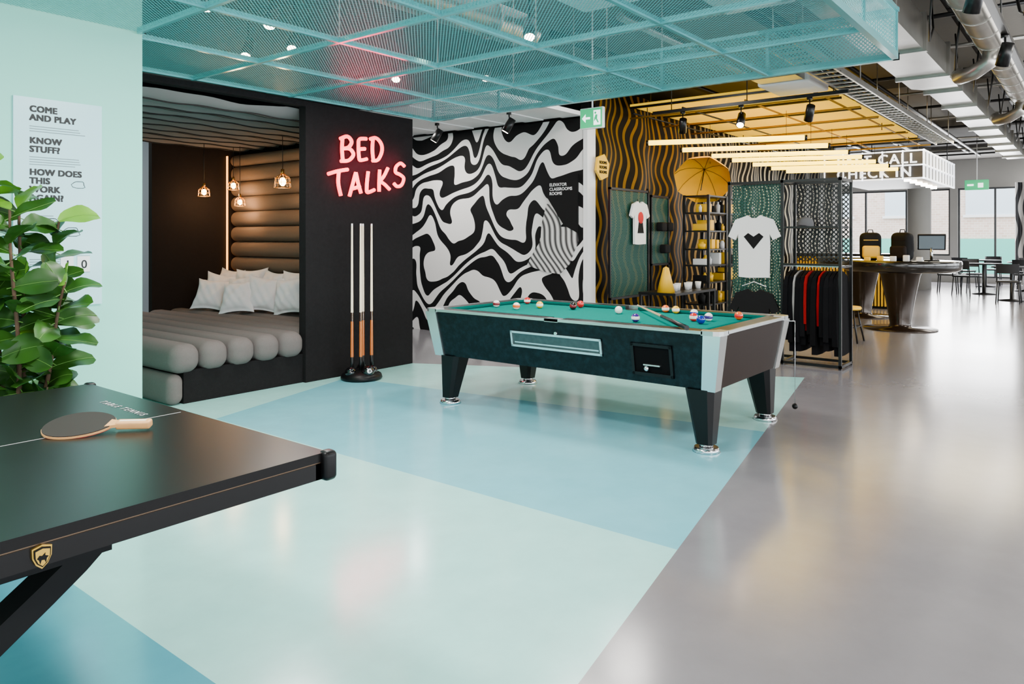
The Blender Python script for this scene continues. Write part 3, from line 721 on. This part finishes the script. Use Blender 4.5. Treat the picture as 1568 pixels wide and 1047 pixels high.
for bx,ch in ((1.76,'1'),(1.85,'0')):
    o.box((bx,yy-.004,1.16),(bx+.07,yy,1.26),WHITE); o.text(ch,.07,onY(bx+.02,yy-.005,1.185),INK,.0005,.001)
    for q_ in ((bx,1.16,bx+.07,1.163),(bx,1.257,bx+.07,1.26)): o.box((q_[0],yy-.005,q_[1]),(q_[2],yy-.004,q_[3]),INKG)
o.build()

# ---------------------------------------------------------------- fiddle leaf fig
m,nt,b=newmat('fig_leaf'); x,y,z,p=XYZ(nt); n=noise(nt,p,5,2)
nt.links.new(mixc(nt,n.outputs[0],lin((4,30,8)),lin((48,98,22))),b.inputs['Base Color']); b.inputs['Roughness'].default_value=.4; b.inputs['Specular IOR Level'].default_value=.35
LEAF=m; LEAFL=P('fig_leaf_young',(96,150,34),.4); BARK=P('bark',(80,60,42),.85,var=.2,vs=40); VEIN=P('leaf_vein',(84,130,50),.5)
o=MB('fiddle_leaf_fig')
PX,PY=1.36,4.20
o.lathe([(0,0),(.15,0),(.19,.02),(.23,.40),(.235,.42),(.215,.42),(.2,.36),(0,.36)],(PX,PY,0),P('pot_grey',(60,64,68),.6),28)
o.lathe([(0,.365),(.21,.365)],(PX,PY,0),P('soil',(40,28,20),.95,bump=.5),24)
def leaf(base,dirv,up,L,W,mat):
    d=Vector(dirv).normalized(); sd=d.cross(Vector(up)); 
    if sd.length<.1: sd=d.orthogonal()
    sd.normalize(); nn=sd.cross(d).normalized()
    droop=R.uniform(.05,.35); wv=R.uniform(0,6)
    def f(u,v):
        s_=u; t=2*v-1
        w=W*.5*max(.03,math.sin(math.pi*min(1,s_*.93+.035))**.6*(.62+.50*s_))
        c=base+d*(L*s_)-Vector((0,0,1))*(droop*L*s_*s_)
        return c+sd*(w*t)+nn*(abs(t)*w*.22+.05*W*math.sin(s_*9+wv)*abs(t))
    o.grid(f,8,6,mat)
    o.tube([f(k/5,.5)+nn*.0012 for k in range(6)],.0014,VEIN,4)
    o.tube([base-d*.03,base+d*.005],.003,VEIN,4)
for (dx,dy,lx,ly,h) in ((0,0,.02,-.02,1.60),(.05,.02,.15,-.03,1.45),(-.06,.0,-.12,.0,1.70),(.02,-.06,.13,-.16,1.15),(-.03,-.05,-.04,-.12,1.50)):
    pts=[Vector((PX+dx+lx*t+.02*math.sin(5*t),PY+dy+ly*t,.36+(h-.36)*t)) for t in [k/8 for k in range(9)]]
    o.tube(pts,[.014-.008*k/8 for k in range(9)],BARK,7)
    N=26
    for k in range(N):
        t=.10+.90*k/(N-1); i=min(int(t*8),7); base=pts[i].lerp(pts[i+1],min(1,t*8-i))
        a=k*2.4+dx*50; el=R.uniform(-.1,.75)+.35*max(0,t-.75)*3
        L=R.uniform(.165,.225)
        dv=Vector((math.cos(a)*math.cos(el),math.sin(a)*math.cos(el)*.85,math.sin(el)))
        if (base+dv*L).y>4.69: dv.y=(4.67-base.y)/L
        up=(R.uniform(-.9,.3),R.uniform(-1.0,.1),R.uniform(.35,1))
        leaf(base,dv,up,L,L*.76,LEAFL if (R.random()<.07 or t>.97) else LEAF)
ob=o.build(weld=False)

# ---------------------------------------------------------------- retail
GPY=perf('green_perforated_x',(10,72,60),'xz',.035,.62,.5,.2)
GPX=perf('green_perforated_y',(10,72,60),'yz',.035,.62,.5,.2)
BPX=perf('black_hex_mesh',(24,26,28),'yz',.05,.42,.4,.3)
def post(o,a,bb,s=.014,mat=BLACK):
    a=Vector(a); bb=Vector(bb); mn=Vector([min(a[i],bb[i])-s for i in range(3)]); mx=Vector([max(a[i],bb[i])+s for i in range(3)])
    mn.z=max(mn.z,0); o.box(mn,mx,mat)
def tee(o,cy,cz,X,w,h,mat,facing='x'):
    pts=[(-.12,1),(-.16,.985),(-.36,.93),(-.5,.66),(-.36,.60),(-.30,.70),(-.29,.0),(-.1,-.012),(.1,-.005),(.29,.0),(.30,.70),(.36,.60),(.5,.66),(.36,.93),(.16,.985),(.12,1),(.05,.955),(-.05,.955)]
    if facing=='x': o.prism([(X,cy-a*w,cz+c*h) for a,c in pts][::-1],(.03,0,0),mat)
    else: o.prism([(cy+a*w,X,cz+c*h) for a,c in pts],(0,.03,0),mat)
TEE=P('white_tee_cotton',(232,232,230),.9,bump=.3,bs=12)
o=MB('perforated_display_panel'); 
o.add([(7.9,4.72,.62),(8.84,4.72,.62),(8.84,4.72,1.95),(7.9,4.72,1.95)],[(0,1,2,3)],GPY)
for a_,b_ in (((7.88,4.72,0),(7.88,4.72,1.97)),((8.86,4.72,0),(8.86,4.72,2.0)),((7.88,4.72,.61),(8.86,4.72,.61)),((7.88,4.72,1.97),(8.86,4.72,1.97)),((7.88,4.4,.02),(7.88,4.72,.02)),((8.86,4.4,.02),(8.86,4.72,.02))): post(o,a_,b_)
o.build()
o=MB('printed_tee_on_display'); tee(o,8.55,1.28,4.66,.5,.55,TEE,'y')
o.ball((8.55,4.655,1.62),.07,RED,(1,.15,1.1)); o.prism([(8.47,4.655,1.42),(8.63,4.655,1.42),(8.60,4.655,1.56),(8.50,4.655,1.56)],(0,.01,0),BLKP); o.cyl((8.55,4.70,1.80),(8.55,4.70,1.86),.006,BLACK); o.build()
o=MB('perforated_display_panel'); 
o.add([(8.95,4.72,1.0),(9.45,4.72,1.0),(9.45,4.72,1.9),(8.95,4.72,1.9)],[(0,1,2,3)],GPY)
for a_,b_ in (((8.95,4.72,0),(8.95,4.72,1.92)),((9.45,4.72,0),(9.45,4.72,1.92)),((8.95,4.72,1.92),(9.45,4.72,1.92)),((8.95,4.72,1.0),(9.45,4.72,1.0))): post(o,a_,b_)
for (a,h) in ((9.05,1.45),(9.25,1.45),(9.15,1.15)): o.rbox((a,4.60,h),(a+.14,4.70,h+.12),.02,BLKP,2)
o.build()
o=MB('display_shelf'); o.box((8.2,4.0,.66),(9.4,4.5,.69),BLACK)
for a in (8.22,9.38):
    for c in (4.02,4.48): post(o,(a,c,0),(a,c,.66))
o.build()
o=MB('coffee_cups'); 
for k,a in enumerate((8.6,8.78,8.95,9.12,9.28)):
    o.lathe([(0,0),(.03,0),(.042,.09),(.038,.09),(.028,.01),(0,.01)],(a,4.2+.05*(k%2),.69),WHITE,14)
o.build()
o=MB('yellow_gift_cone'); o.lathe([(0,0),(.11,0),(.035,.30),(.0,.32)],(8.35,4.2,.69),YELLOW,18); o.build()
o=MB('retail_shelf_tower')
for a in (9.5,10.1,10.7):
    for c in (4.15,4.5): post(o,(a,c,0),(a,c,1.93),.016)
for z_ in (.45,.75,.98,1.2,1.45,1.7,1.93): o.box((9.49,4.14,z_-.01),(10.71,4.51,z_+.01),BLACK)
o.build()
o=MB('shelf_merchandise')
for z_ in (.46,.76,.99,1.21,1.46,1.71):
    xx=9.55
    while xx<10.55:
        w=R.uniform(.05,.14); h=R.uniform(.08,.17); mt=R.choice([YELLOW,YELLOW,YELLOW,BLKP,WHITE,BLKP])
        if abs(xx+w/2-10.1)<w/2+.03: xx=10.13
        if R.random()<.35: o.lathe([(0,0),(w*.35,0),(w*.42,h*.7),(w*.2,h*.8),(w*.2,h),(0,h)],(xx+w/2,4.3,z_),mt,12)
        else: o.rbox((xx,4.2,z_),(xx+w,4.4,z_+h),.008,mt,2)
        xx+=w+R.uniform(.02,.08)
o.build()
o=MB('yellow_umbrella')
o.X=Matrix.Translation((9.75,4.35,2.14))@Matrix.Rotation(math.radians(-20),4,'X')@Matrix.Rotation(math.radians(48),4,'Y')
UMB=P('umbrella_yellow',(240,176,0),.7,spec=.1)
def um(u,v):
    a=u*2*math.pi; r=v; sc=1-.06*abs(math.sin(4*a))*v
    return (.42*math.sin(r*1.25)*sc*math.cos(a),.42*math.sin(r*1.25)*sc*math.sin(a),.42*math.cos(r*1.25)-.1)
o.grid(um,48,8,UMB)
for k in range(8):
    a=k*math.pi/4; o.tube([(.41*math.sin(v*1.25)*math.cos(a),.41*math.sin(v*1.25)*math.sin(a),.41*math.cos(v*1.25)-.1) for v in (0,.25,.5,.75,1)],.003,BLACK,5)
o.cyl((0,0,-.2),(0,0,.36),.007,BLACK,seg=8)
o.X=None; o.cyl((9.9,4.3,2.40),(9.9,4.3,2.95),.003,BLACK,seg=5)
o.build()
o=MB('hexagonal_wall_sign')
o.prism([(8.02+.16*math.cos(k*math.pi/3+.3),4.9,2.25+.17*math.sin(k*math.pi/3+.3)) for k in range(6)],(0,.03,0),YELLOW)
for dz in (-.08,-.02,.04): o.text('ROOMS',.05,onY(7.93,4.895,2.25+dz),BLKP,.001,.0015)
o.cyl((8.02,4.91,2.4),(8.02,4.91,3.7),.003,BLACK,seg=5); o.build()

o=MB('clothing_display_rack')
XR=8.08; XB=8.50
for Y in (2.10,2.69,3.28):
    for X in (XR,XB): post(o,(X,Y,0),(X,Y,1.98),.014)
for X in (XR,XB): post(o,(X,2.10,1.97),(X,3.28,1.97)); post(o,(X,2.10,.03),(X,3.28,.03))
for Y in (2.10,2.69,3.28): post(o,(XR,Y,1.97),(XB,Y,1.97)); post(o,(XR,Y,.03),(XB,Y,.03))
post(o,((XR+XB)/2,2.10,1.06),((XR+XB)/2,2.69,1.06),.011,CHROME); post(o,(XR,2.1,1.08),(XR,2.69,1.08),.011)
post(o,(XR,2.10,1.06),(XB,2.10,1.06),.011); post(o,(XR,2.69,1.06),(XB,2.69,1.06),.011)
o.add([(8.12,2.71,.45),(8.12,3.26,.45),(8.12,3.26,1.95),(8.12,2.71,1.95)],[(0,1,2,3)],GPX)
o.add([(XB,2.12,1.10),(XB,2.67,1.10),(XB,2.67,1.95),(XB,2.12,1.95)],[(0,1,2,3)],BPX)
o.box((XR,2.12,1.465),(XB,2.67,1.485),BLACK)
o.build()
o=MB('white_logo_tshirt'); tee(o,2.985,.93,8.03,.58,.68,TEE,'x')
o.prism([(8.026,2.985-a*.11,1.33+c*.10) for a,c in ((-1,.45),(-.55,.85),(0,.45),(.55,.85),(1,.45),(0,-.9))][::-1],(.004,0,0),BLKP)
o.tube([(8.045,2.985,1.61),(8.045,2.985,1.66),(8.045,3.01,1.68),(8.045,2.99,1.70)],.003,CHROME,5)
o.build()
o=MB('black_tshirt'); tee(o,2.985,.14,8.03,.56,.66,BLKP,'x'); o.tube([(8.045,2.85,.83),(8.045,2.985,.88),(8.045,3.12,.83)],.005,WHITE,5); o.tube([(8.045,2.985,.88),(8.045,2.985,.915),(8.045,3.01,.92)],.003,CHROME,5); o.build()
o=MB('baseball_cap'); o.X=Matrix.Translation((8.25,2.50,1.487))
CAP=P('cap_grey',(90,90,92),.9)
o.lathe([(.085,0),(.085,.035),(.075,.07),(.045,.095),(0,.10)],(0,0,0),CAP,20)
o.grid(lambda u,v:(-(.08+.08*v*math.sin(math.pi*u)),(u-.5)*.15,.01-.01*abs(u-.5)),10,4,CAP); o.build()
cols=[(10,10,12),(12,12,14),(14,14,16),(10,10,12),(150,12,16),(12,12,13),(12,12,13),(130,12,16),(14,14,16),(10,10,12),(150,148,146),(10,10,12),(12,12,14)]
o=MB('hanging_garments')
for k,c in enumerate(cols):
    mt=P('garment_%d'%k,c,.95,bump=.2,bs=15,spec=.1)
    Y=2.145+k*.0415; L=R.uniform(.74,.90)*(1 if c[0]<30 else .8); dx=R.uniform(-.02,.02); ph=R.uniform(0,6)
    Xc=(XR+XB)/2+dx; th=.026 if c[0]<30 else .013
    out=[(-.03,1.0),(-.10,.98),(-.21,.92),(-.25,.80),(-.265,.45),(-.25,.12),(-.20,.10),(-.20,.0),(0,-.01),(.2,0),(.2,.10),(.25,.12),(.265,.45),(.25,.80),(.21,.92),(.10,.98),(.03,1.0)]
    out=[(a,1.01-(1-cc)*L) for a,cc in out]
    n_=len(out)
    def yo(a,zz,s_): return Y+s_*th*(.5+.5*min(1,(1.01-zz)/.2))+.012*math.sin(a*30+ph)*(1.0-zz)
    vs=[(Xc+a,yo(a,zz,-1),zz) for a,zz in out]+[(Xc+a,yo(a,zz,1),zz) for a,zz in out]
    o.add(vs,[tuple(range(n_)),tuple(range(n_,2*n_))[::-1]]+[(i,n_+i,n_+(i+1)%n_,(i+1)%n_) for i in range(n_)],mt)
    o.tube([(Xc,Y,1.0),(Xc,Y,1.05),(Xc+.015,Y,1.075),(Xc,Y,1.085)],.0025,CHROME,5)
o.build()
o=MB('yellow_stool'); cx,cy=10.4,2.62
o.lathe([(0,.42),(.17,.42),(.18,.44),(.17,.46),(0,.46)],(cx,cy,0),YELLOW,24)
for sx in (-1,1):
    for sy in (-1,1): o.cyl((cx+sx*.17,cy+sy*.17,0),(cx+sx*.10,cy+sy*.10,.42),.012,BLACK,seg=8)
for sx in (-1,1): o.cyl((cx+sx*.14,cy-.14,.2),(cx+sx*.14,cy+.14,.2),.008,BLACK,seg=6); o.cyl((cx-.14,cy+sx*.14,.2),(cx+.14,cy+sx*.14,.2),.008,BLACK,seg=6)
o.build()
DKT=P('dark_bronze',(44,32,22),.22,.5,coat=.2); DTOP=P('dark_top',(26,24,22),.15,coat=.3)
def rt(cx,cy,r):
    o=MB('round_reception_counter')
    o.lathe([(0,.0),(.50,0),(.50,.015),(.16,.03),(.14,.08),(.20,.45),(.27,.80),(.30,.86)],(cx,cy,0),DKT,40)
    o.lathe([(.30,.84),(r-.08,.86),(r,.90),(r,1.0),(r-.01,1.02),(0,1.02)],(cx,cy,0),DTOP,56); o.build()
rt(12.3,2.35,.8); rt(13.9,3.25,.72)
def backpack(cx,cy,z,rz,acc):
    o=MB('backpack'); o.X=Matrix.Translation((cx,cy,z))@Matrix.Rotation(rz,4,'Z')
    o.rbox((-.10,-.15,0),(.09,.15,.42),.08,BLKP,4); o.rbox((-.16,-.12,.03),(-.08,.12,.22),.035,acc,3)
    o.tube([(0,-.04,.41),(0,-.03,.46),(0,.03,.46),(0,.04,.41)],.008,BLKP,6)
    for s_ in (-.08,.08): o.tube([(.08,s_,.38),(.14,s_,.3),(.15,s_,.15),(.09,s_,.04)],.014,BLKP,6)
    o.box((-.105,-.10,.30),(-.10,.10,.31),acc); o.build()
backpack(12.25,2.75,1.02,.3,YELLOW); backpack(12.2,2.30,1.02,-.3,BROWNW)
o=MB('point_of_sale_terminal'); o.X=Matrix.Translation((12.2,1.92,1.02))@Matrix.Rotation(.2,4,'Z')
o.rbox((-.08,-.1,0),(.1,.1,.02),.01,DARKPLA,2); o.cyl((0.02,0,.02),(0.02,0,.2),.02,CHROME); o.X=o.X@Matrix.Translation((0,0,.28))@Matrix.Rotation(-.35,4,'Y')
o.rbox((-.02,-.18,-.12),(.02,.18,.12),.01,DARKPLA,2); o.box((-.0225,-.16,-.1),(-.02,.16,.1),P('screen',(110,126,138),.2)); o.build()
o=MB('counter_gift_items')
for k in range(5): 
    a=11.72+.06*k; c=2.68-.16*k
    o.rbox((a,c-.04,1.02),(a+.07,c+.04,1.02+R.uniform(.05,.13)),.01,R.choice([YELLOW,WHITE,BLKP,YELLOW]),2)
o.build()
o=MB('bar_counter'); o.box((15.5,3.0,0),(16.0,4.9,1.0),BLKP); o.box((15.4,2.95,1.0),(16.1,4.9,1.05),DTOP)
for k in range(32): o.box((15.46,3.02+k*.058,.05),(15.5,3.05+k*.058,.98),YELLOW)
o.build()
LB=P('lightbox_white',(235,238,240),.4,em=(240,245,255),es=2.2)
SMK=P('smoked_panel',(60,58,56),.4,spec=.2)
o=MB('menu_lightbox')
o.box((15.0,2.5,2.45),(18.5,4.2,2.92),SMK)
for z_ in (2.42,2.66,2.92):
    o.box((14.97,2.47,z_),(15.0,4.2,z_+.025),LB); o.box((14.97,2.47,z_),(18.5,2.5,z_+.025),LB)
for k in range(6): Y=2.47+k*.34; o.box((14.97,Y,2.42),(15.0,Y+.02,2.95),LB)
for k in range(11): X=15+k*.348; o.box((X,2.47,2.42),(X+.03,2.5,2.95),LB)
o.text('LAST CALL',.25,onX(14.95,3.95,2.71),LB,.004,.005,spacing=1.15); o.text('CHECK IN',.25,onX(14.95,3.95,2.47),LB,.004,.005,spacing=1.15)
for X,Y in ((15.1,2.6),(18.4,2.6),(15.1,4.1),(18.4,4.1)): o.cyl((X,Y,2.92),(X,Y,3.7),.01,BLACK,seg=6)
for k in range(6): o.cyl((15.3+k*.55,2.8,2.40),(15.3+k*.55,2.8,2.45),.06,SPOTE,seg=14)
o.build()
o=MB('concrete_column'); o.cyl((22,3.75,0),(22,3.75,3.7),.28,CONC,seg=28); o.build()
CH=P('chair_dark',(22,24,28),.5)
def chair(cx,cy,rz):
    o=MB('cafe_chair'); o.X=Matrix.Translation((cx,cy,0))@Matrix.Rotation(rz,4,'Z')
    o.rbox((-.21,-.21,.43),(.21,.21,.47),.02,CH,2)
    for sx in (-.18,.18):
        for sy in (-.18,.18): o.cyl((sx*1.15,sy*1.15,0),(sx,sy,.43),.013,CH,seg=8)
    for sy in (-.19,.19): o.cyl((.19,sy,.45),(.24,sy,.82),.013,CH,seg=8)
    o.grid(lambda u,v:(.215+.05*v+.04*math.sin(math.pi*u),-.2+.4*u,.62+.2*v),8,3,CH); o.grid(lambda u,v:(.225+.05*v+.04*math.sin(math.pi*u),-.2+.4*u,.62+.2*v),8,3,CH); o.build()
def table(cx,cy):
    o=MB('cafe_table'); o.lathe([(0,0),(.25,0),(.25,.02),(.04,.04),(.035,.70),(.04,.71)],(cx,cy,0),BLACK,20); o.lathe([(0,.71),(.38,.71),(.38,.74),(0,.74)],(cx,cy,0),CH,30); o.build()
for (a,c) in ((21.0,2.2),(22.8,1.5),(19.2,1.5),(24.2,2.5)): table(a,c)
for (a,c,r) in ((20.35,2.5,2.8),(21.7,2.5,.4),(21.0,2.95,1.6),(22.05,1.5,3.14),(23.55,1.5,0),(18.5,1.5,3.14),(19.2,.75,4.7),(23.4,2.9,2.8),(24.9,2.4,0)): chair(a,c,r)
m,nt,b=newmat('striped_curtain'); x,y,z,p=XYZ(nt)
s=M(nt,'SINE',M(nt,'ADD',M(nt,'MULTIPLY',y,30.),M(nt,'MULTIPLY',M(nt,'SINE',M(nt,'MULTIPLY',z,5.)),1.5)))
nt.links.new(mixc(nt,M(nt,'GREATER_THAN',s,0.),lin((40,40,44)),lin((225,222,218))),b.inputs['Base Color']); CUR=m
o=MB('striped_curtain'); o.grid(lambda u,v:(25.3+.05*math.sin(u*50),.4+1.5*u,.02+2.9*v),80,6,CUR); o.build()

# ---------------------------------------------------------------- lights
def area(name,loc,rot,sx,sy,e,col=(1,1,1)):
    l=bpy.data.lights.new(name,'AREA'); l.shape='RECTANGLE'; l.size=sx; l.size_y=sy; l.energy=e; l.color=col
    ob=bpy.data.objects.new(name,l); ob.location=loc; ob.rotation_euler=rot; scn.collection.objects.link(ob)
hp=math.pi/2
area('daylight_right_windows',(8,-5.8,1.8),(hp,0,0),24,2.2,700,(.93,.97,1))
area('daylight_far_windows',(25.9,3.5,1.7),(0,hp,0),2.2,7.5,1100,(.98,.98,1))
area('fill_back',(-5.7,0,2),(0,-hp,0),3,8,280,(1,.98,.96))  # unseen fill added behind the camera, no window there
for k,X in enumerate((0,4,8,12,16,20)): area('ceiling_fill_%d'%k,(X,-.9,3.35),(0,0,0),.9,.9,90,(1,.94,.85))  # added fill lights over the aisle, without fixtures
for k,(X,Y,e,z_) in enumerate(((.3,2.4,80,2.62),(2.3,3.0,90,2.62),(4.9,3.2,60,2.62),(7.0,4.0,40,3.3),(6.8,7.2,60,2.84),(3.6,5.1,45,2.62))): area('overhead_fill_%d'%k,(X,Y,z_),(0,0,0),.4,.4,e,(1,.96,.90))  # hidden area lights added as overhead fill, no lamp bodies
area('retail_light',(10.5,3.6,2.75),(0,0,0),3,1.5,45,(1,.80,.22))
area('retail_up_fill',(11.5,3.6,2.7),(math.pi,0,0),5,1.8,16,(1,.80,.12))  # added upward fill that spreads yellow onto raft and pipes, no fixture
area('above_mesh_light',(2.5,3.2,3.4),(math.pi,0,0),6,3,150,(.95,1,1))
area('above_mesh_light_down',(2.5,3.2,3.45),(0,0,0),6,3,60,(.95,1,1))
area('aisle_up_fill',(9,.3,2.8),(math.pi,0,0),10,.4,80,(1,.95,.88))  # added fill brightening the services above the aisle, no fixture
area('bar_light',(16,2,3.0),(0,0,0),3,2,160,(1,.84,.55))
area('nook_corridor_light',(4,10.6,3.3),(0,0,0),2,1,60)
w=bpy.data.worlds.new('world'); scn.world=w; w.use_nodes=True
w.node_tree.nodes['Background'].inputs[0].default_value=(.88,.94,1,1); w.node_tree.nodes['Background'].inputs[1].default_value=6.5
# ---------------------------------------------------------------- camera
c=bpy.data.cameras.new('camera'); co=bpy.data.objects.new('camera',c); scn.collection.objects.link(co)
co.location=(0,0,1.37); co.rotation_euler=(hp,0,-math.atan2(.7834,.6213)); c.sensor_width=36; c.lens=26.1; c.shift_y=-.1024; c.clip_end=200
scn.camera=co
